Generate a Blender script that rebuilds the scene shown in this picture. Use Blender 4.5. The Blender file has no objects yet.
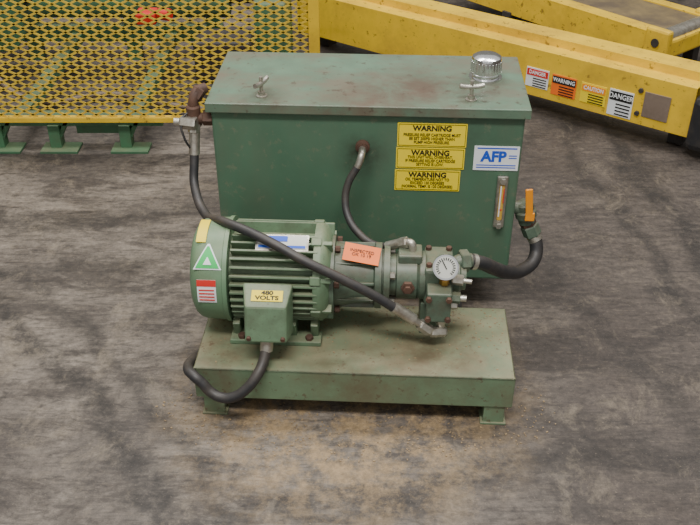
import bpy, bmesh, math, random
from mathutils import Vector, Matrix, Euler
random.seed(4)
scn = bpy.context.scene
COL = scn.collection

def lin(c):
    return tuple(((x/255)/12.92 if x/255 <= .04045 else (((x/255)+.055)/1.055)**2.4) for x in c) + (1,)

# ------------------------------------------------------------ materials
def paint(name, c, rough=.5, metal=0., dirt=None, amt=.5, scale=6., lo=.45, hi=.7, var=.12, bump=.0, up=None, stretch=(1,1,1), chips=None, stain=None):
    m = bpy.data.materials.new(name); m.use_nodes = True
    nt = m.node_tree; N = nt.nodes; L = nt.links
    b = N['Principled BSDF']
    b.inputs['Roughness'].default_value = rough
    b.inputs['Metallic'].default_value = metal
    tc = N.new('ShaderNodeTexCoord')
    def noise(s,det,rg,st=(1,1,1)):
        mp=N.new('ShaderNodeMapping'); mp.inputs['Scale'].default_value=st
        L.new(tc.outputs['Object'],mp.inputs[0])
        n=N.new('ShaderNodeTexNoise'); n.inputs['Scale'].default_value=s; n.inputs['Detail'].default_value=det; n.inputs['Roughness'].default_value=rg
        L.new(mp.outputs[0],n.inputs['Vector']); return n.outputs['Fac']
    def rng(s,a,bb,cc,d):
        r=N.new('ShaderNodeMapRange'); r.inputs[1].default_value=a; r.inputs[2].default_value=bb; r.inputs[3].default_value=cc; r.inputs[4].default_value=d
        L.new(s,r.inputs[0]); return r.outputs[0]
    def mix(f,a,col):
        mx=N.new('ShaderNodeMix'); mx.data_type='RGBA'; L.new(f,mx.inputs[0]); L.new(a,mx.inputs[6]); mx.inputs[7].default_value=lin(col); return mx.outputs[2]
    n1=noise(scale*2.5,6,.55)
    mul = N.new('ShaderNodeMix'); mul.data_type = 'RGBA'; mul.blend_type = 'MULTIPLY'; mul.inputs[0].default_value = 1
    mul.inputs[6].default_value = lin(c)
    L.new(rng(n1,.3,.7,1-var,1+var), mul.inputs[7])
    out = mul.outputs[2]
    if dirt:
        out=mix(rng(noise(scale,9,.68,stretch),lo,hi,0,amt),out,dirt)
    if up:
        g=N.new('ShaderNodeNewGeometry'); s=N.new('ShaderNodeSeparateXYZ'); L.new(g.outputs['Normal'],s.inputs[0])
        f=rng(s.outputs[2],.25,.9,0,1)
        k=N.new('ShaderNodeMath'); k.operation='MULTIPLY'; L.new(f,k.inputs[0]); L.new(rng(noise(scale*1.7,9,.7),.35,.62,up[1]*.25,up[1]),k.inputs[1])
        out=mix(k.outputs[0],out,up[0])
    for (pos,rad,col_,a_) in (stain or ()):
        v=N.new('ShaderNodeVectorMath'); v.operation='DISTANCE'; L.new(tc.outputs['Object'],v.inputs[0]); v.inputs[1].default_value=pos
        k=N.new('ShaderNodeMath'); k.operation='MULTIPLY'; L.new(rng(v.outputs['Value'],rad*.35,rad,1,0),k.inputs[0]); L.new(rng(noise(9,10,.75),.38,.60,.1,a_),k.inputs[1])
        out=mix(k.outputs[0],out,col_)
    if chips:
        out=mix(rng(noise(scale*7,4,.7),.60,.66,0,chips[1]),out,chips[0])
    L.new(out, b.inputs['Base Color'])
    if bump:
        bp = N.new('ShaderNodeBump'); bp.inputs['Strength'].default_value = bump; bp.inputs['Distance'].default_value = .003
        L.new(n1, bp.inputs['Height']); L.new(bp.outputs[0], b.inputs['Normal'])
    return m

M = {}
M['tank'] = paint('tank_green', (76,106,84), .38, dirt=(94,98,80), amt=.4, scale=4, var=.07, stretch=(2,2,.5), chips=((124,118,96),.3),
   stain=[((-.01,.0,.60),.10,(50,44,36),.7),((.3,.0,.72),.2,(58,70,56),.4)])
M['lid'] = paint('lid_green', (92,114,94), .45, dirt=(108,92,78), amt=.7, scale=4.5, lo=.42, hi=.64, var=.12, stretch=(1,1.6,1), chips=((72,52,42),.6),
   stain=[((.12,.12,.77),.22,(86,66,54),.8),((.33,.15,.77),.14,(80,64,52),.7),((-.32,.05,.77),.10,(70,58,48),.6),((-.05,.02,.77),.16,(92,72,58),.5)])
M['plat'] = paint('platform_green', (102,124,96), .5, dirt=(100,84,64), amt=.65, scale=6, lo=.46, hi=.68, var=.12, up=((140,126,98),.65), chips=((84,58,42),.6),
   stain=[((.22,-.40,.18),.20,(92,68,50),.7),((-.40,-.45,.18),.12,(80,62,46),.6),((-.05,-.50,.15),.16,(90,72,52),.5)])
M['motor'] = paint('motor_green', (96,120,92), .5, dirt=(74,72,56), amt=.55, scale=12, var=.12, up=((138,136,108),.65), chips=((70,60,46),.4))
M['fan'] = paint('fan_cover_green', (98,128,98), .45, dirt=(84,84,64), amt=.4, scale=8, var=.08, up=((140,144,110),.45))
M['pump'] = paint('pump_green', (82,98,82), .45, dirt=(74,60,48), amt=.6, scale=20, var=.15, up=((122,112,88),.55), chips=((60,48,38),.5))
M['black'] = paint('rubber_black', (38,38,40), .5, dirt=(86,76,66), amt=.55, scale=10, up=((96,86,76),.3))
M['steel'] = paint('zinc_steel', (185,180,168), .35, metal=.8, dirt=(110,90,70), amt=.6, scale=30)
M['chrome'] = paint('chrome', (225,225,225), .18, metal=1., var=.04)
M['rust'] = paint('rusty_iron', (88,62,48), .7, metal=.1, dirt=(54,42,38), amt=.7, scale=25)
M['brass'] = paint('brass', (190,150,80), .35, metal=.9)
M['yellow'] = paint('safety_yellow', (224,184,42), .5, dirt=(156,120,54), amt=.6, scale=4, lo=.48, hi=.72, var=.08, chips=((96,72,40),.7))
M['mesh'] = paint('mesh_yellow', (218,184,58), .55, dirt=(136,108,52), amt=.6, scale=9, var=.08)
M['ylabel'] = paint('label_yellow', (240,212,30), .5, var=.03)
M['wlabel'] = paint('label_white', (226,228,228), .45, var=.03)
M['dial'] = paint('dial_white', (196,196,186), .4, var=.05)
M['ink'] = paint('ink_black', (22,22,20), .6, var=.02)
M['blue'] = paint('ink_blue', (30,80,190), .5, var=.02)
M['red'] = paint('label_red', (206,44,34), .5, var=.04)
M['orange'] = paint('label_orange', (236,112,36), .5, var=.05)
M['green'] = paint('label_green', (40,180,84), .5, var=.03)
M['olabel'] = paint('handle_orange', (240,150,20), .45, var=.05)
M['bggreen'] = paint('machine_green', (70,112,80), .5, dirt=(84,80,62), amt=.6, scale=5, up=((124,116,90),.5))
M['dark'] = paint('dark_steel', (50,48,48), .6, dirt=(84,72,60), amt=.5, scale=8)
M['grey'] = paint('grey_plate', (124,108,94), .6, dirt=(86,72,60), amt=.6, scale=6)
M['bed'] = paint('conveyor_bed_paint', (130,112,76), .6, dirt=(90,78,64), amt=.9, scale=5, lo=.38, hi=.62)
M['amber'] = paint('sight_amber', (200,160,70), .2, var=.1)
M['dust'] = paint('sawdust', (150,128,96), .9, dirt=(96,82,66), amt=.8, scale=20)
M['wall'] = paint('warehouse_wall_paint', (150,148,140), .8, dirt=(110,106,98), amt=.5, scale=1)

# ------------------------------------------------------------ geometry helpers
def empty(name, loc=(0,0,0), rz=0):
    o = bpy.data.objects.new(name, None); o.location = loc; o.rotation_euler = (0,0,rz)
    o.empty_display_size = .1
    COL.objects.link(o); return o

def add(name, me, mat, parent, smooth=False, bevel=0., segs=2):
    o = bpy.data.objects.new(name, me); COL.objects.link(o)
    if mat: 
        me.materials.clear(); me.materials.append(M[mat] if isinstance(mat,str) else mat)
    if parent: o.parent = parent
    if smooth:
        for p in me.polygons: p.use_smooth = True
    if bevel:
        b = o.modifiers.new('bevel','BEVEL'); b.width = bevel; b.segments = segs; b.limit_method='ANGLE'; b.angle_limit=math.radians(40)
    return o

def boxbm(bm, c, s, rot=None):
    mat = Matrix.Translation(Vector(c)) @ (rot.to_matrix().to_4x4() if rot else Matrix.Identity(4)) @ Matrix.Diagonal((s[0],s[1],s[2],1))
    bmesh.ops.create_cube(bm, size=1, matrix=mat)

def box(name, c, s, mat, parent, rot=None, bevel=.003):
    bm = bmesh.new(); boxbm(bm, (0,0,0), s); me = bpy.data.meshes.new(name); bm.to_mesh(me); bm.free()
    o = add(name, me, mat, parent, bevel=bevel); o.location = c
    if rot: o.rotation_euler = rot
    return o

def boxes(name, lst, mat, parent, bevel=.002):
    bm = bmesh.new()
    for it in lst:
        boxbm(bm, it[0], it[1], Euler(it[2]) if len(it)>2 else None)
    me = bpy.data.meshes.new(name); bm.to_mesh(me); bm.free()
    return add(name, me, mat, parent, bevel=bevel)

def basis(axis):
    a = Vector(axis).normalized()
    h = Vector((0,0,1)) if abs(a.z) < .9 else Vector((0,1,0))
    x = h.cross(a).normalized(); y = a.cross(x)
    return a, x, y

def lathe(name, prof, org, axis, mat, parent, n=40, smooth=True, bevel=0):
    a,x,y = basis(axis); org = Vector(org)
    vs=[]; fs=[]
    prof=[(prof[0][0],0)]+list(prof)+[(prof[-1][0],0)]
    for t,r in prof:
        for i in range(n):
            th=2*math.pi*i/n
            vs.append(org+a*t+(x*math.cos(th)+y*math.sin(th))*max(r,1e-5))
    for k in range(len(prof)-1):
        for i in range(n):
            j=(i+1)%n
            fs.append((k*n+i,k*n+j,(k+1)*n+j,(k+1)*n+i))
    me=bpy.data.meshes.new(name); me.from_pydata(vs,[],fs)
    bm=bmesh.new(); bm.from_mesh(me); bmesh.ops.remove_doubles(bm,verts=bm.verts,dist=2e-5); bmesh.ops.recalc_face_normals(bm,faces=bm.faces)
    if smooth:
        for e in bm.edges:
            if len(e.link_faces)==2 and e.calc_face_angle(0)>math.radians(35): e.smooth=False
    bm.to_mesh(me); bm.free()
    return add(name, me, mat, parent, smooth=smooth, bevel=bevel)

def cyl(name, p0, p1, r, mat, parent, n=28, r2=None):
    p0=Vector(p0); p1=Vector(p1); L=(p1-p0).length
    return lathe(name, [(0,r),(L,r if r2 is None else r2)], p0, p1-p0, mat, parent, n=n)

def hexn(name, p0, p1, r, mat, parent):
    p0=Vector(p0); p1=Vector(p1); L=(p1-p0).length
    return lathe(name, [(0,r*.9),(L*.1,r),(L*.9,r),(L,r*.9)], p0, p1-p0, mat, parent, n=6, smooth=False)

def tube(name, pts, r, mat, parent, res=10):
    cu=bpy.data.curves.new(name,'CURVE'); cu.dimensions='3D'; cu.bevel_depth=r; cu.bevel_resolution=5; cu.resolution_u=res; cu.use_fill_caps=True
    sp=cu.splines.new('BEZIER'); sp.bezier_points.add(len(pts)-1)
    for i,p in enumerate(pts):
        bp=sp.bezier_points[i]; bp.co=p; bp.handle_left_type='AUTO'; bp.handle_right_type='AUTO'
    o=bpy.data.objects.new(name+'_c',cu); COL.objects.link(o)
    dg=bpy.context.evaluated_depsgraph_get()
    me=bpy.data.meshes.new_from_object(o.evaluated_get(dg)); me.name=name
    bpy.data.objects.remove(o)
    return add(name, me, mat, parent, smooth=True)

def text(name, s, c, size, mat, parent, rot=(math.pi/2,0,0), off=.0, sx=1., ext=.0004):
    cu=bpy.data.curves.new(name,'FONT'); cu.body=s; cu.size=size; cu.align_x='CENTER'; cu.align_y='CENTER'; cu.extrude=ext; cu.offset=off; cu.space_line=.92
    o=bpy.data.objects.new(name+'_c',cu); COL.objects.link(o)
    dg=bpy.context.evaluated_depsgraph_get()
    me=bpy.data.meshes.new_from_object(o.evaluated_get(dg)); me.name=name
    bpy.data.objects.remove(o)
    ob=add(name, me, mat, parent); ob.location=c; ob.rotation_euler=rot; ob.scale=(sx,1,1)
    return ob

def patch(name, u0,u1,a0,a1,r,cv,cw,mat,parent,n=14,shape=None):
    """sheet wrapped on a cylinder running along u (angle from -v, upwards)"""
    vs=[];fs=[]
    for i in range(n+1):
        f=i/n; a=math.radians(a0+(a1-a0)*f)
        ua,ub=(u0,u1) if not shape else shape(f,u0,u1)
        for rr in (r,r+.0015):
            for u in (ua,ub):
                vs.append((u,cv-rr*math.cos(a),cw+rr*math.sin(a)))
    for i in range(n):
        b=i*4;d=b+4
        fs+= [(b+2,b+3,d+3,d+2),(b,d,d+1,b+1),(b,b+2,d+2,d),(b+1,d+1,d+3,b+3)]
    fs+=[(0,1,3,2),(n*4,n*4+2,n*4+3,n*4+1)]
    me=bpy.data.meshes.new(name); me.from_pydata(vs,[],fs); me.update()
    return add(name,me,mat,parent)

# ------------------------------------------------------------ floor
def floor_mat():
    m=bpy.data.materials.new('stained_concrete'); m.use_nodes=True
    nt=m.node_tree;N=nt.nodes;L=nt.links;b=N['Principled BSDF']
    tc=N.new('ShaderNodeTexCoord')
    def noise(scale,det=8,rough=.6,dist=0,rot=0,sc=(1,1,1),loc=(0,0,0)):
        mp=N.new('ShaderNodeMapping'); mp.inputs['Rotation'].default_value=(0,0,rot); mp.inputs['Scale'].default_value=sc; mp.inputs['Location'].default_value=loc
        L.new(tc.outputs['Object'],mp.inputs['Vector'])
        n=N.new('ShaderNodeTexNoise'); n.inputs['Scale'].default_value=scale; n.inputs['Detail'].default_value=det
        n.inputs['Roughness'].default_value=rough; n.inputs['Distortion'].default_value=dist
        L.new(mp.outputs[0],n.inputs['Vector']); return n.outputs['Fac']
    def rng(s,a,bb,c=0,d=1):
        r=N.new('ShaderNodeMapRange'); r.inputs[1].default_value=a;r.inputs[2].default_value=bb;r.inputs[3].default_value=c;r.inputs[4].default_value=d
        L.new(s,r.inputs[0]); return r.outputs[0]
    def math_(op,a,c):
        x=N.new('ShaderNodeMath'); x.operation=op
        for i,v in ((0,a),(1,c)):
            if isinstance(v,(int,float)): x.inputs[i].default_value=v
            else: L.new(v,x.inputs[i])
        return x.outputs[0]
    def mix(f,a,c,mode='MIX'):
        x=N.new('ShaderNodeMix'); x.data_type='RGBA'; x.blend_type=mode
        if isinstance(f,float): x.inputs[0].default_value=f
        else: L.new(f,x.inputs[0])
        for i,v in ((6,a),(7,c)):
            if isinstance(v,tuple): x.inputs[i].default_value=v
            else: L.new(v,x.inputs[i])
        return x.outputs[2]
    big=rng(noise(1.1,8,.62,.6),.40,.58)
    col=mix(big,lin((86,78,71)),lin((124,114,103)))
    sx=N.new('ShaderNodeSeparateXYZ'); L.new(tc.outputs['Object'],sx.inputs[0])
    lane=rng(math_('ADD',sx.outputs[0],rng(noise(1.5,6,.65),.3,.7,-.5,.5)),-.1,.9,0,.8)
    col=mix(lane,col,lin((72,63,57)))
    # traffic-polished streaks
    for (s,ro,sc,lo,hi,a,c_) in ((2.4,.35,(1,2.2,1),.47,.58,.8,(58,51,46)),(8,-.5,(1,5,1),.50,.60,.55,(48,42,38)),(11,.9,(1,4,1),.54,.66,.4,(118,106,92)),
                           (6,1.3,(1,7,1),.52,.64,.5,(52,45,41)),(14,.1,(1,2,1),.55,.64,.55,(42,37,34))):
        col=mix(rng(noise(s,12,.75,.5,ro,sc,(s,ro,0)),lo,hi,0,a),col,lin(c_))
    # curved tyre scuffs
    for cx,cy,r,wd,a in ((-3.2,.2,3.00,.06,.8),(-3.2,.2,3.16,.05,.6),(-3.2,.2,2.3,.07,.6),(4.6,3.6,3.35,.07,.8),(4.6,3.6,3.55,.06,.7),(4.6,3.6,3.95,.07,.5),(1.0,-1.5,3.30,.08,.6),(-1.6,6.0,3.0,.10,.6),(-1.6,6.0,3.3,.06,.5)):
        v=N.new('ShaderNodeVectorMath'); v.operation='DISTANCE'; L.new(tc.outputs['Object'],v.inputs[0]); v.inputs[1].default_value=(cx,cy,0)
        d=math_('ABSOLUTE',math_('SUBTRACT',math_('ADD',v.outputs['Value'],rng(noise(1.8,5,.6,0,cx),.3,.7,-.08,.08)),r),0)
        f=rng(d,wd*.3,wd,a,0)
        f=math_('MULTIPLY',f,rng(noise(12,10,.78),.38,.54,.15,1))
        col=mix(f,col,lin((38,34,31)))
    # oil drips
    vo=N.new('ShaderNodeTexVoronoi'); vo.inputs['Scale'].default_value=2.4; L.new(tc.outputs['Object'],vo.inputs['Vector'])
    f=math_('ADD',vo.outputs['Distance'],rng(noise(14,6,.7),.3,.7,-.08,.08))
    col=mix(rng(f,.06,.16,.65,0),col,lin((38,34,32)))
    tan=rng(noise(4.3,12,.78,.4,1.2,(1.4,1,1)),.54,.67,0,.5)
    col=mix(tan,col,lin((136,123,105)))
    # sawdust gathered near the unit
    v=N.new('ShaderNodeVectorMath'); v.operation='DISTANCE'; L.new(tc.outputs['Object'],v.inputs[0]); v.inputs[1].default_value=(0,2.05,0)
    f=math_('MULTIPLY',rng(v.outputs['Value'],.28,.62,1,0),rng(noise(9,12,.8),.44,.56,0,.85))
    col=mix(f,col,lin((150,126,92)))
    fine=rng(noise(42,10,.82),.32,.68,.5,1.4)
    col=mix(1.,col,fine,'MULTIPLY')
    sp=rng(noise(120,4,.7),.62,.70,0,.45)
    col=mix(sp,col,lin((150,136,118)))
    L.new(col,b.inputs['Base Color'])
    L.new(rng(noise(3,5),.3,.7,.5,.8),b.inputs['Roughness'])
    bp=N.new('ShaderNodeBump'); bp.inputs['Strength'].default_value=.4; bp.inputs['Distance'].default_value=.004
    L.new(noise(45,8,.75),bp.inputs['Height']); L.new(bp.outputs[0],b.inputs['Normal'])
    return m
bm=bmesh.new(); bmesh.ops.create_grid(bm,x_segments=2,y_segments=2,size=9)
me=bpy.data.meshes.new('floor'); bm.to_mesh(me); bm.free()
fl=add('floor',me,floor_mat(),None); fl.location=(0,0,0)
box('wall_back',(0,9.05,2.5),(18.2,.1,5),'wall',None,bevel=0)
box('wall_left',(-9.05,0,2.5),(.1,18,5),'wall',None,bevel=0)
box('wall_right',(9.05,0,2.5),(.1,18,5),'wall',None,bevel=0)

# ------------------------------------------------------------ hydraulic power unit
P=empty('hydraulic_power_unit',(.05,2.466,0),math.radians(-3.0))
PF,PB,PL,PR,PT=-.52,-.185,-.475,.447,.179
pc=((PL+PR)/2,(PF+PB)/2)
boxes('platform',[((pc[0],pc[1],PT-.005),(PR-PL,PB-PF,.01)),
   ((pc[0],PF+.004,PT-.055),(PR-PL,.008,.11)),((pc[0],PB-.004,PT-.055),(PR-PL,.008,.11)),
   ((PL+.004,pc[1],PT-.055),(.008,PB-PF-.01,.11)),((PR-.004,pc[1],PT-.055),(.008,PB-PF-.01,.11))],'plat',P,bevel=.004)
feet=[]
for u in (PL+.05,PR-.05):
    for v in (PF+.03,PB-.03):
        feet+= [((u,v,.06),(.06,.05,.12)),((u,v,.004),(.075,.06,.008))]
boxes('platform_feet',feet,'plat',P,bevel=.002)
boxes('frame_rails',[((u,.12,.06),(.05,.66,.05)) for u in (-.34,.30)]+[((u,v,.08),(.05,.05,.16)) for u in (-.34,.30) for v in (.08,.36)],'dark',P)
# sawdust lying on the platform
bm=bmesh.new()
for i in range(420):
    u=random.uniform(PL+.01,PR-.01); v=PB-abs(random.gauss(0,.12))-.01
    if v<PF+.01: continue
    s=random.uniform(.0015,.0035)
    boxbm(bm,(u,v,PT+s*.2),(s*random.uniform(.8,2.4),s,s*.5),Euler((0,0,random.random()*3)))
me=bpy.data.meshes.new('platform_sawdust'); bm.to_mesh(me); bm.free(); add('platform_sawdust',me,'dust',P)
# tank
TB=.15; TL,TR=-.472,.472
tb=boxes('tank_body',[((0,.012+.2,(TB+.745)/2),(TR-TL,.40,.745-TB))],'tank',P,bevel=.008)
lid=boxes('tank_lid',[((0,.208,.766),(.97,.426,.008)),((0,-.002,.754),(.97,.006,.03)),((0,.418,.754),(.97,.006,.03)),
   ((-.482,.208,.754),(.006,.415,.03)),((.482,.208,.754),(.006,.415,.03))],'lid',P,bevel=.003)
boxes('lid_gasket',[((0,.208,.744),(.955,.412,.006))],'black',P,bevel=0)
# filler cap
lathe('filler_cap_base',[(0,.052),(.006,.052),(.008,.042),(.022,.042)],(.365,.235,.770),(0,0,1),'chrome',P)
prof=[(0,.044),(.004,.047),(.044,.047),(.052,.045),(.058,.036),(.062,.022),(.063,.006)]
cap=lathe('filler_cap',prof,(.365,.235,.788),(0,0,1),'chrome',P,n=48)
boxes('filler_cap_knurls',[((.365+.047*math.cos(a),.235+.047*math.sin(a),.812),(.005,.004,.034),(0,0,a)) for a in [2*math.pi*i/26 for i in range(26)]],'chrome',P,bevel=.001)
# wing bolts
for k,(u,v,rz) in enumerate(((-.32,.055,1.2),(.31,.06,.15))):
    lathe('wing_bolt_washer_%d'%(k+1),[(0,.017),(.004,.017),(.005,.011),(.016,.011)],(u,v,.770),(0,0,1),'steel',P,n=20)
    cyl('wing_bolt_stud_%d'%(k+1),(u,v,.775),(u,v,.832),.006,'steel',P)
    d=Vector((math.cos(rz),math.sin(rz),0))
    c=Vector((u,v,.812))
    tube('wing_bolt_wing_%d'%(k+1),[c-d*.037+Vector((0,0,.004)),c-d*.016,c,c+d*.016,c+d*.037+Vector((0,0,.004))],.0075,'steel',P)
# labels on front of tank
FV=.0105
def label(name,u0,u1,w0,w1,mat):
    box(name,((u0+u1)/2,FV,(w0+w1)/2),(u1-u0,.002,w1-w0),mat,P,bevel=0)
def frame(name,u0,u1,w0,w1,t=.002,ins=.004):
    a,b,c,d=u0+ins,u1-ins,w0+ins,w1-ins
    boxes(name,[(((a+b)/2,FV-.0012,c),(b-a,.001,t)),(((a+b)/2,FV-.0012,d),(b-a,.001,t)),((a,FV-.0012,(c+d)/2),(t,.001,d-c)),((b,FV-.0012,(c+d)/2),(t,.001,d-c))],'ink',P,bevel=0)
txt=['PRESSURE RELIEF CARTRIDGE MUST\nBE SET 200PSI HIGHER THAN\nPUMP HIGH PRESSURE.','THIS UNIT WILL OVERHEAT,\nIF PRESSURE RELIEF CARTRIDGE\nSETTING IS LOW.','OIL TEMPERATURE NOT TO\nEXCEED 150 DEGREES\n(NORMAL TEMP. IS 120 DEGREES)']
for i,(u0,u1,w0,w1) in enumerate(((.093,.302,.636,.714),(.091,.300,.561,.632),(.089,.291,.484,.556))):
    label('warning_label_%d'%(i+1),u0,u1,w0,w1,'ylabel'); frame('warning_border_%d'%(i+1),u0,u1,w0,w1,t=.0014)
    text('warning_heading_%d'%(i+1),'WARNING',((u0+u1)/2,FV-.0016,w1-.017),.024,'ink',P,off=.0008)
    text('warning_text_%d'%(i+1),txt[i],((u0+u1)/2,FV-.0016,w0+.027),.0135,'ink',P,off=.0002,sx=.80)
label('maker_label',.328,.465,.561,.643,'wlabel')
text('maker_letters','AFP',(.388,FV-.0016,.607),.048,'blue',P,off=.002,sx=.95)
boxes('maker_label_lines',[((.397,FV-.0012,.636),(.12,.001,.004)),((.397,FV-.0012,.579),(.12,.001,.003)),((.397,FV-.0012,.571),(.12,.001,.003)),((.446,FV-.0012,.612),(.024,.001,.003)),((.446,FV-.0012,.604),(.024,.001,.003))],'blue',P,bevel=0)
# sight gauge
box('sight_gauge_plate',(.423,.006,.452),(.034,.010,.185),'steel',P,bevel=.004)
box('sight_gauge_window',(.423,-.001,.452),(.016,.008,.125),'amber',P,bevel=.003)
boxes('sight_gauge_scale',[((.429,-.006,.48),(.003,.002,.05)),((.423,-.006,.43),(.008,.002,.004))],'red',P,bevel=0)
boxes('sight_gauge_tube',[((.419,-.006,.46),(.004,.002,.11))],'wlabel',P,bevel=0)
for k,w in enumerate((.372,.532)): hexn('sight_gauge_nut_%d'%(k+1),(.423,.004,w),(.423,-.012,w),.011,'steel',P)

# ------------------------------------------------------------ motor
CV,CW=-.27,.36
lathe('fan_cover',[(-.492,.09),(-.489,.118),(-.480,.136),(-.468,.146),(-.452,.151),(-.392,.153),(-.390,.157),(-.378,.157)],(0,CV,CW),(1,0,0),'fan',P,n=64)
boxes('fan_grille',[((-.493,CV,CW+k*.016),(.004,2*math.sqrt(max(.085**2-(k*.016)**2,0)),.006)) for k in range(-5,6)],'dark',P,bevel=0)
lathe('motor_stator',[(-.385,.116),(-.12,.116)],(0,CV,CW),(1,0,0),'motor',P,n=48)
bm=bmesh.new()
for i in range(36):
    a=2*math.pi*(i+.5)/36
    if 262<math.degrees(a)<278: continue
    mat=Matrix.Translation((0,CV,CW))@Matrix.Rotation(a,4,'X')@Matrix.Translation((-.247,-.129,0))@Matrix.Diagonal((.25,.038,.007,1))
    bmesh.ops.create_cube(bm,size=1,matrix=mat)
me=bpy.data.meshes.new('motor_fins'); bm.to_mesh(me); bm.free(); add('motor_fins',me,'motor',P,bevel=.0015)
lathe('motor_end_bell',[(-.135,.146),(-.118,.148),(-.112,.146),(-.10,.138),(-.088,.112),(-.078,.09),(-.07,.085)],(0,CV,CW),(1,0,0),'motor',P,n=48)
bm=bmesh.new()
for i in range(8):
    a=2*math.pi*(i+.5)/8
    mat=Matrix.Translation((0,CV,CW))@Matrix.Rotation(a,4,'X')@Matrix.Translation((-.105,-.125,0))@Matrix.Diagonal((.045,.04,.014,1))
    bmesh.ops.create_cube(bm,size=1,matrix=mat)
    mat=Matrix.Translation((0,CV,CW))@Matrix.Rotation(a,4,'X')@Matrix.Translation((-.128,-.143,0))@Matrix.Diagonal((.03,.018,.026,1))
    bmesh.ops.create_cube(bm,size=1,matrix=mat)
me=bpy.data.meshes.new('bell_ribs'); bm.to_mesh(me); bm.free(); add('bell_ribs',me,'motor',P,bevel=.003)
boxes('motor_feet',[((-.25,CV-.105,.187),(.27,.06,.016)),((-.25,CV+.075,.187),(.27,.02,.016))]+
   [((u,CV-.088,.222),(.022,.05,.07),(.35,0,0)) for u in (-.365,-.30,-.20,-.135)]+[((u,CV+.07,.222),(.022,.03,.07)) for u in (-.365,-.135)],'motor',P,bevel=.003)
for k,u in enumerate((-.35,-.15)): hexn('foot_bolt_%d'%(k+1),(u,CV-.12,.195),(u,CV-.12,.207),.012,'rust',P)
# conduit box: split cast box with flared cover and sloping front
def prism(name,rings,mat,bevel):
    vs=[];fs=[]
    for r in rings: vs+=r
    n=4
    for k in range(len(rings)-1):
        for i in range(n):
            j=(i+1)%n; fs.append((k*n+i,k*n+j,(k+1)*n+j,(k+1)*n+i))
    fs.append((0,1,2,3)); b=(len(rings)-1)*n; fs.append((b+3,b+2,b+1,b))
    me=bpy.data.meshes.new(name); me.from_pydata(vs,[],fs)
    bm=bmesh.new(); bm.from_mesh(me); bmesh.ops.recalc_face_normals(bm,faces=bm.faces); bm.to_mesh(me); bm.free()
    return add(name,me,mat,P,bevel=bevel)
def ring(u0,u1,v_lo,w_lo,v_hi,w_hi): return [(u0,v_lo,w_lo),(u1,v_lo,w_lo),(u1,v_hi,w_hi),(u0,v_hi,w_hi)]
prism('conduit_box',[ring(-.312,-.208,-.385,.285,-.385,.396),ring(-.320,-.200,-.44,.272,-.415,.402)],'motor',.004)
prism('conduit_box_cover',[ring(-.330,-.190,-.441,.266,-.408,.408),ring(-.330,-.190,-.449,.264,-.418,.410),ring(-.318,-.202,-.512,.274,-.482,.378)],'motor',.006)
lr=math.atan2(.410-.378,-.418+.482)
o=box('volt_label',(-.258,-.452,.3945),(.088,.034,.002),'ylabel',P,rot=Euler((lr,0,0)),bevel=0)
text('volt_text','480\nVOLTS',(-.258,-.4522,.3962),.017,'ink',P,rot=(lr,0,0),off=.0006,sx=1.3)
for k,(u,w) in enumerate(((-.308,.288),(-.212,.288))): hexn('cover_screw_%d'%(k+1),(u,-.500,w),(u,-.514,w-.002),.007,'rust',P)
hexn('conduit_fitting_top',(-.262,-.475,.275),(-.262,-.478,.252),.024,'steel',P)
cyl('conduit_fitting',(-.262,-.478,.256),(-.264,-.488,.228),.019,'steel',P)
tube('electric_conduit',[(-.264,-.486,.236),(-.270,-.512,.208),(-.288,-.545,.178),(-.316,-.562,.145),(-.354,-.568,.118),(-.392,-.562,.110),(-.424,-.552,.122),(-.446,-.546,.148),(-.468,-.538,.165),(-.494,-.50,.160),(-.492,-.43,.14),(-.486,-.36,.10)],.0155,'black',P,res=14)
# stickers on fan cover
tri=lambda f,a,b:((a+b)/2-(b-a)/2*(1-f*.92),(a+b)/2+(b-a)/2*(1-f*.92))
patch('recycle_sticker_base',-.472,-.392,32,60,.1535,CV,CW,'wlabel',P,shape=tri)
patch('recycle_sticker_green',-.466,-.398,33.5,57,.1553,CV,CW,'green',P,shape=tri)
patch('recycle_sticker_core',-.444,-.420,37,45,.1570,CV,CW,'wlabel',P,shape=tri)
patch('warning_sticker_base',-.462,-.408,-6,21,.152,CV,CW,'wlabel',P)
patch('warning_sticker_head',-.462,-.408,14,21,.1538,CV,CW,'red',P)
for k in range(4): patch('warning_sticker_line_%d'%(k+1),-.457,-.413,-3+k*4,-1.8+k*4,.1538,CV,CW,'red',P)
patch('rotation_arrow',-.470,-.442,62,98,.153,CV,CW,'ylabel',P)
patch('motor_nameplate',-.30,-.15,55,76,.1485,CV,CW,'steel',P)
patch('motor_nameplate_panel',-.295,-.155,57,74,.1502,CV,CW,'dial',P)
patch('motor_nameplate_blue',-.292,-.21,66,73,.1519,CV,CW,'blue',P)
patch('motor_nameplate_stripe',-.292,-.158,58,61,.1519,CV,CW,'blue',P)
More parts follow.
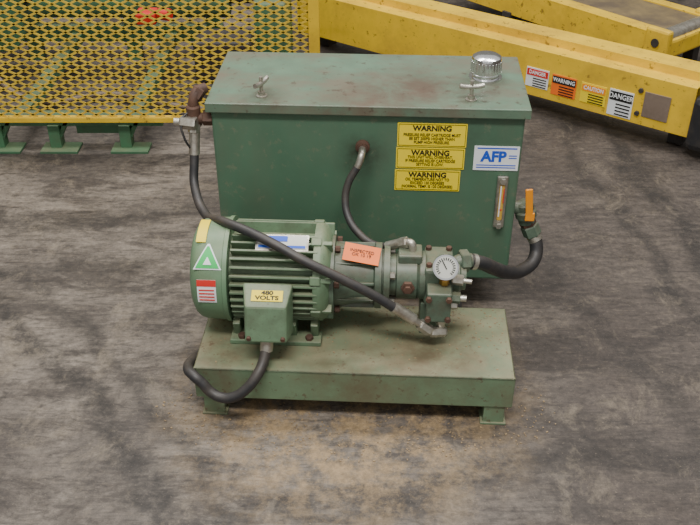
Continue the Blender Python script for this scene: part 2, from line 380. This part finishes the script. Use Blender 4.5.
# bell housing + pump
lathe('coupling_housing',[(-.095,.118),(-.078,.118),(-.077,.098),(-.03,.088),(.035,.082),(.04,.098),(.058,.098),(.059,.08),(.064,.08),(.065,.092),(.082,.092)],(0,CV,CW-.01),(1,0,0),'pump',P,n=40)
for i in range(6):
    a=2*math.pi*i/6+.3
    hexn('housing_bolt_%d'%(i+1),(-.077,CV-.106*math.cos(a),CW-.01+.106*math.sin(a)),(-.062,CV-.106*math.cos(a),CW-.01+.106*math.sin(a)),.010,'rust',P)
for i in range(4):
    a=2*math.pi*i/4+.6
    hexn('flange_bolt_%d'%(i+1),(.082,CV-.075*math.cos(a),CW-.01+.075*math.sin(a)),(.098,CV-.075*math.cos(a),CW-.01+.075*math.sin(a)),.011,'steel',P)
bm=bmesh.new()
for i in range(10):
    a=2*math.pi*(i+.5)/10
    mat=Matrix.Translation((0,CV,CW-.01))@Matrix.Rotation(a,4,'X')@Matrix.Translation((-.02,-.09,0))@Matrix.Diagonal((.115,.014,.008,1))
    bmesh.ops.create_cube(bm,size=1,matrix=mat)
me=bpy.data.meshes.new('housing_ribs'); bm.to_mesh(me); bm.free(); add('housing_ribs',me,'pump',P,bevel=.002)
lathe('pump_body',[(.08,.062),(.10,.062),(.103,.07),(.16,.072),(.165,.066),(.17,.072),(.185,.072)],(0,CV,CW-.005),(1,0,0),'pump',P,n=36)
box('pump_end_block',(.225,CV,CW-.005),(.085,.135,.125),'pump',P,bevel=.010)
box('pump_top_pad',(.14,CV,CW+.068),(.07,.07,.03),'pump',P,bevel=.006)
lathe('pump_rear_cover',[(.265,.05),(.285,.05),(.29,.042),(.305,.04)],(0,CV,CW-.005),(1,0,0),'pump',P,n=30)
box('pump_manifold',(.225,-.365,.325),(.07,.06,.10),'pump',P,bevel=.005)
box('pump_foot',(.20,CV,.235),(.05,.11,.115),'pump',P,bevel=.004)
for k,(u,w) in enumerate(((.195,.36),(.252,.36),(.195,.29),(.252,.29))): hexn('manifold_bolt_%d'%(k+1),(u,-.394,w),(u,-.406,w),.009,'rust',P)
for k,(u,v) in enumerate(((.195,-.225),(.255,-.225),(.195,-.315),(.255,-.315))): hexn('pump_cap_screw_%d'%(k+1),(u,v,.415),(u,v,.428),.009,'rust',P)
lathe('pump_side_plug',[(0,.02),(.012,.02),(.013,.012),(.022,.012)],(.135,CV-.068,CW-.0),(0,-1,0),'rust',P,n=6,smooth=False)
hexn('adjuster_nut_1',(.262,-.33,.385),(.295,-.335,.385),.016,'steel',P)
cyl('adjuster_stem_1',(.29,-.335,.385),(.318,-.34,.385),.007,'steel',P)
hexn('adjuster_nut_2',(.262,-.35,.335),(.288,-.352,.335),.017,'pump',P)
cyl('adjuster_stem_2',(.285,-.352,.335),(.305,-.353,.335),.010,'steel',P)
hexn('adjuster_nut_3',(.262,-.34,.30),(.282,-.34,.30),.013,'steel',P)
# gauge
gn=Vector((-.06,-.86,.50)).normalized(); gc=Vector((.240,-.345,.437))
lathe('gauge_case',[(-.02,.028),(-.016,.034),(.008,.035),(.012,.0375),(.016,.0365),(.016,.031)],gc,gn,'chrome',P,n=40)
lathe('gauge_dial',[(.0155,.031),(.0165,.031)],gc,gn,'dial',P,n=40)
ga,gx,gy=basis(gn)
bm=bmesh.new()
def gbox(ang,r0,r1,w):
    d=gx*math.cos(ang)+gy*math.sin(ang); t=ga.cross(d)
    c=gc+ga*.0172+d*(r0+r1)/2
    R=Matrix((d,t,ga)).transposed().to_4x4()
    bmesh.ops.create_cube(bm,size=1,matrix=Matrix.Translation(c)@R@Matrix.Diagonal((r1-r0,w,.0008,1)))
for i in range(19): gbox(math.radians(-45+15*i),.020,.028,.0026)
gbox(math.radians(-60+180),-.006,.022,.003)
me=bpy.data.meshes.new('gauge_marks'); bm.to_mesh(me); bm.free(); add('gauge_marks',me,'ink',P)
cyl('gauge_stem',(.240,-.34,.37),(.240,-.338,.415),.010,'brass',P)
hexn('gauge_nut',(.240,-.34,.374),(.240,-.34,.392),.015,'brass',P)
# outlet fittings
hexn('outlet_nut',(.235,-.365,.28),(.235,-.367,.255),.017,'steel',P)
tube('outlet_elbow',[(.235,-.367,.26),(.236,-.372,.235),(.226,-.385,.228),(.20,-.39,.238)],.011,'steel',P)
hexn('outlet_union',(.250,-.372,.228),(.205,-.388,.236),.017,'steel',P)
# pressure hose
hose=[(-.528,.012,.655),(-.530,-.02,.58),(-.527,-.06,.52),(-.478,-.16,.478),(-.405,-.265,.520),(-.33,-.318,.524),(-.24,-.364,.508),(-.165,-.392,.480),(-.04,-.405,.42),(.05,-.404,.365),(.115,-.40,.315)]
tube('return_hose',hose,.0140,'black',P,res=14)
cyl('return_hose_ferrule',(.095,-.402,.333),(.155,-.396,.285),.0165,'steel',P)
cyl('return_hose_stem',(.15,-.396,.288),(.185,-.392,.257),.011,'steel',P)
hexn('return_hose_nut',(.172,-.393,.269),(.205,-.390,.240),.018,'steel',P)
cyl('return_hose_ferrule_top',(-.527,.014,.67),(-.530,-.008,.60),.0165,'steel',P)
# left hand pipe cluster
hexn('side_nipple',(-.47,.03,.705),(-.50,.03,.705),.022,'rust',P)
cyl('side_pipe',(-.50,.03,.705),(-.535,.03,.705),.017,'rust',P)
lathe('side_tee',[(-.035,.018),(-.03,.022),(.03,.022),(.035,.018)],(-.528,.03,.712),(0,0,1),'rust',P,n=24)
tube('side_pipe_up',[(-.528,.03,.735),(-.524,.035,.765),(-.512,.05,.785),(-.49,.065,.79)],.016,'rust',P)
hexn('side_pipe_cap',(-.523,.040,.765),(-.505,.056,.79),.021,'rust',P)
hexn('side_union',(-.565,.01,.70),(-.515,.0,.70),.021,'steel',P)
cyl('side_plug',(-.585,.012,.70),(-.56,.01,.70),.012,'steel',P)
hexn('side_hose_nut',(-.527,.018,.69),(-.528,.01,.665),.019,'steel',P)
tube('side_wire',[(-.54,.02,.73),(-.56,0,.71),(-.552,-.02,.66),(-.538,-.01,.62)],.0035,'black',P)
# case drain hose (tank face -> pump top)
lathe('tank_port_boss',[(0,.022),(.008,.022),(.010,.016),(.02,.016)],(-.012,.012,.632),(0,-1,0),'rust',P,n=24)
tube('tank_port_elbow',[(-.012,-.005,.632),(-.013,-.035,.628),(-.020,-.048,.605),(-.028,-.052,.585)],.011,'steel',P)
tube('drain_hose',[(-.026,-.052,.592),(-.050,-.065,.55),(-.060,-.085,.50),(-.048,-.12,.455),(-.012,-.165,.425),(.035,-.205,.415),(.082,-.235,.432),(.10,-.243,.443)],.0115,'black',P,res=14)
cyl('drain_hose_ferrule',(.072,-.23,.427),(.112,-.248,.452),.0145,'steel',P)
hexn('drain_hose_nut',(.108,-.246,.448),(.132,-.258,.462),.017,'steel',P)
tube('drain_elbow',[(.125,-.255,.458),(.142,-.265,.462),(.146,-.268,.448),(.146,-.27,.42)],.012,'steel',P)
# orange tag
tr=(math.radians(24),math.radians(8),math.radians(-4))
o=box('inspection_tag',(.000,-.310,.450),(.105,.060,.002),'orange',P,rot=tr,bevel=0)
text('inspection_tag_text','INSPECTED\nOK 10 19',(.000,-.3105,.4522),.014,'ink',P,rot=tr)
# suction hose + valve at right
hexn('suction_flange',(.285,-.258,.40),(.312,-.25,.398),.034,'pump',P)
tube('suction_neck',[(.262,-.262,.385),(.29,-.257,.40),(.32,-.248,.398)],.022,'pump',P)
tube('suction_hose',[(.305,-.252,.399),(.345,-.238,.385),(.40,-.195,.335),(.45,-.125,.275),(.51,-.05,.235),(.553,.005,.245),(.555,.038,.290),(.535,.05,.325)],.0215,'black',P,res=14)
cyl('suction_clamp_1',(.322,-.247,.393),(.334,-.243,.389),.0245,'steel',P)
cyl('suction_clamp_2',(.556,.040,.292),(.548,.045,.305),.0245,'steel',P)
hexn('valve_union',(.545,.046,.308),(.528,.05,.345),.030,'pump',P)
hexn('valve_nut',(.526,.05,.345),(.520,.05,.362),.027,'rust',P)
lathe('valve_body',[(-.04,.024),(-.034,.029),(-.014,.029),(-.008,.034),(.012,.034),(.016,.028),(.036,.026)],(.513,.05,.390),(.2,0,-1),'pump',P,n=24)
cyl('valve_pipe',(.468,.05,.410),(.515,.05,.405),.021,'pump',P)
hexn('valve_stem',(.520,.03,.398),(.520,.004,.400),.014,'steel',P)
boxes('valve_handle',[((.513,.004,.448),(.023,.007,.11),(.05,-.12,0)),((.520,.006,.40),(.030,.007,.030))],'olabel',P,bevel=.003)
# light crumbs of sawdust, part of the floor
def debris(name,cx,cy,rx,ry,n):
    bm=bmesh.new()
    for i in range(n):
        a=random.random()*6.28; r=math.sqrt(random.random()); s=random.uniform(.002,.004)
        boxbm(bm,(r*rx*math.cos(a),r*ry*math.sin(a),s*.3),(s*random.uniform(.8,2.2),s,s*.5),Euler((0,0,random.random()*3)))
    me=bpy.data.meshes.new(name); bm.to_mesh(me); bm.free()
    o=add(name,me,'dust',fl); o.location=(cx,cy,0.0004); return o
debris('floor_crumbs',.02,1.98,.62,.20,650)

# ------------------------------------------------------------ machine guard (expanded metal)
G=empty('machine_guard',(0,3.66,0))
x0,x1,z0,z1=-2.5,-.17,.185,1.02
def lattice(name,x0,x1,z0,z1,dw,dh,t,parent,mat):
    bm=bmesh.new(); k=dh/dw; W=x1-x0; H=z1-z0
    ang=math.atan(k)
    for sgn in (1,-1):
        c=-(H/k)
        while c<W:
            xa=max(c,0); xb=min(c+H/k,W)
            if xb-xa>.005:
                za=(xa-c)*k; zb=(xb-c)*k
                X0,X1=x0+xa,x0+xb
                if sgn>0: Z0,Z1=z0+za,z0+zb
                else: Z0,Z1=z1-za,z1-zb
                L=math.hypot(X1-X0,Z1-Z0)
                boxbm(bm,((X0+X1)/2,0,(Z0+Z1)/2),(L,.004,t),Euler((0,-sgn*ang,0)))
            c+=dw
    me=bpy.data.meshes.new(name); bm.to_mesh(me); bm.free()
    return add(name,me,mat,parent)
lattice('expanded_mesh',x0,x1,z0,z1,.070,.034,.0080,G,'mesh')
boxes('guard_frame',[(((x0+x1)/2,0,z0-.012),(x1-x0,.03,.024)),(((x0+x1)/2,0,z1+.015),(x1-x0,.03,.03)),((x1+.02,0,.53),(.045,.045,1.06)),((x0-.02,0,.53),(.045,.045,1.06))],'yellow',G)

# green machine base behind the guard
B=empty('green_machine_base',(0,3.74,0))
boxes('base_rail',[((-1.72,0,.140),(1.75,.05,.055)),((-1.15,.02,.09),(.20,.02,.06))],'bggreen',B)
bl=[]
for x in (-1.34,-1.02,-1.95,-1.60):
    bl+=[((x,-.01,.06),(.05,.06,.12)),((x+.02,-.03,.006),(.17,.10,.012)),((x+.03,.0,.08),(.02,.05,.13),(0,.5,0))]
boxes('base_legs',bl,'bggreen',B)
boxes('base_cross_members',[((x,.55,.13),(.06,1.1,.05)) for x in (-2.2,-1.5,-.98)],'bggreen',B)
boxes('base_far_rail',[((-1.65,1.1,.15),(1.9,.06,.09)),((-1.65,1.1,.42),(1.9,.06,.12))],'bggreen',B)
boxes('machine_uprights',[((x,1.1,.3),(.07,.07,.6)) for x in (-2.4,-1.75,-1.2,-.75)],'bggreen',B)
box('machine_cabinet',(-2.05,.75,.40),(.75,.35,.34),'bggreen',B,bevel=.01)
cyl('machine_roller',(-1.6,.85,.42),(-.62,.85,.42),.10,'bggreen',B)
cyl('machine_shaft',(-1.7,.85,.42),(-.5,.85,.42),.03,'dark',B)
box('machine_red_guard',(-1.00,.62,.40),(.10,.10,.06),'red',B,bevel=.01)
cyl('machine_red_knob',(-.93,.60,.42),(-.88,.58,.42),.03,'red',B)
box('machine_motor_block',(-.62,.55,.22),(.28,.22,.22),'dark',B,bevel=.02)
box('machine_side_plate',(-.40,.9,.25),(.16,.5,.4),'bggreen',B,bevel=.01)
tube('machine_cable',[(-.7,.4,.1),(-.4,.6,.05),(-.12,.85,.03),(.0,.78,.05),(.12,.84,.03),(.2,.70,.03),(.1,.62,.03)],.022,'black',B)
tube('machine_air_line',[(-1.9,.6,.3),(-1.6,.4,.06),(-1.2,.5,.04),(-.9,.35,.05),(-.6,.3,.04)],.014,'grey',B)
cyl('machine_cylinder_foot',(-.62,.55,.0),(-.62,.55,.12),.06,'dark',B)

# ------------------------------------------------------------ yellow boom
Y1=empty('yellow_conveyor_boom',(-.14,4.88,0),math.atan2(-.607,.795))
Lb=2.06
boxes('boom_beam',[((Lb/2-.1,.004,.212),(Lb+.2,.008,.225)),((Lb/2-.1,.045,.325),(Lb+.2,.09,.008)),((Lb/2-.1,.03,.100),(Lb+.2,.06,.008)),
   ((Lb/2-.1,.09,.345),(Lb+.2,.01,.05)),((Lb/2-.1,.145,.366),(Lb+.2,.11,.008)),((Lb/2-.1,.20,.24),(Lb+.2,.008,.26))],'yellow',Y1,bevel=.002)
boxes('boom_legs',[((x,.15,.05),(.07,.08,.10)) for x in (-.1,.9)]+[((1.98,.15,.05),(.07,.08,.10))],'dark',Y1)
box('boom_tip_rubber',(Lb+.06,.08,.17),(.13,.20,.25),'black',Y1,bevel=.03)
box('boom_wear_plate',(1.90,-.002,.2),(.12,.005,.12),'grey',Y1,bevel=.002)
def blabel(name,s,h,w,hh,mat,head,hmat):
    box(name,(s,-.0015,h),(w,.003,hh),mat,Y1,bevel=0)
    box(name+'_head',(s,-.0035,h+hh*.26),(w*.94,.002,hh*.34),hmat,Y1,bevel=0)
    text(name+'_title',head,(s,-.005,h+hh*.26),hh*.27,'wlabel' if hmat!='ylabel' else 'ink',Y1,off=.0006,sx=.85)
    boxes(name+'_lines',[((s+w*.12,-.0035,h-hh*(.04+.13*k)),(w*.6,.002,hh*.05)) for k in range(4)],'ink' if mat!='ink' else 'wlabel',Y1,bevel=0)
blabel('danger_label',1.31,.190,.118,.095,'wlabel','DANGER','red')
blabel('warning_label',1.45,.182,.125,.10,'orange','WARNING','ink')
blabel('caution_label',1.60,.182,.125,.095,'ylabel','CAUTION','olabel')
blabel('notice_label',1.735,.172,.115,.125,'wlabel','DANGER','ink')
hexn('boom_bolt_1',(1.82,.0,.26),(1.82,-.012,.26),.012,'dark',Y1)
hexn('boom_bolt_2',(1.82,.0,.15),(1.82,-.012,.15),.012,'dark',Y1)

# second yellow conveyor
Y2=empty('yellow_conveyor_frame',(.875,5.30,0),math.atan2(-.855,.71))
L2=1.08
boxes('conveyor_rails',[((L2/2-.2,.0,.20),(L2+.4,.03,.15)),((L2/2-.2,.03,.275),(L2+.4,.09,.01)),((L2/2-.2,.44,.21),(L2+.4,.03,.12)),((L2/2-.2,.44,.275),(L2+.4,.07,.01))],'yellow',Y2)
box('conveyor_bed',(L2/2-.2,.235,.262),(L2+.4,.37,.02),'bed',Y2)
boxes('conveyor_end_bracket',[((L2+.02,.0,.215),(.14,.05,.18)),((L2+.02,.44,.22),(.14,.05,.17)),((L2+.07,.22,.20),(.03,.44,.10))],'yellow',Y2,bevel=.014)
cyl('conveyor_end_roller',(L2+.02,.02,.24),(L2+.02,.42,.24),.045,'steel',Y2)
boxes('conveyor_legs',[((x,y,.07),(.06,.06,.14)) for x in (L2-.03,.1) for y in (.0,.44)],'dark',Y2)
cyl('bracket_hole',(L2+.02,-.024,.235),(L2+.02,-.032,.235),.022,'dark',Y2)

# ------------------------------------------------------------ light
def area(name,loc,size,sy,e,col=(1,.99,.97)):
    l=bpy.data.lights.new(name,'AREA'); l.shape='RECTANGLE'; l.size=size; l.size_y=sy; l.energy=e; l.color=col
    o=bpy.data.objects.new(name,l); COL.objects.link(o); o.location=loc; return o
a=area('ceiling_light_1',(-1.5,4.2,5.5),3.0,.6,190)
a=area('ceiling_light_2',(2.0,3.6,5.5),3.0,.6,140)
a=area('ceiling_light_3',(-.3,.0,5.0),3.0,.8,290)
w=bpy.data.worlds.new('warehouse_ambient'); scn.world=w; w.use_nodes=True
w.node_tree.nodes['Background'].inputs[0].default_value=(1,1,.985,1)
w.node_tree.nodes['Background'].inputs[1].default_value=.70

# ------------------------------------------------------------ camera
cd=bpy.data.cameras.new('camera'); cam=bpy.data.objects.new('camera',cd); COL.objects.link(cam)
cd.sensor_width=36; cd.lens=900*36/700
cam.location=(0,0,1.875); cam.rotation_euler=(math.radians(56),0,0)
scn.camera=cam
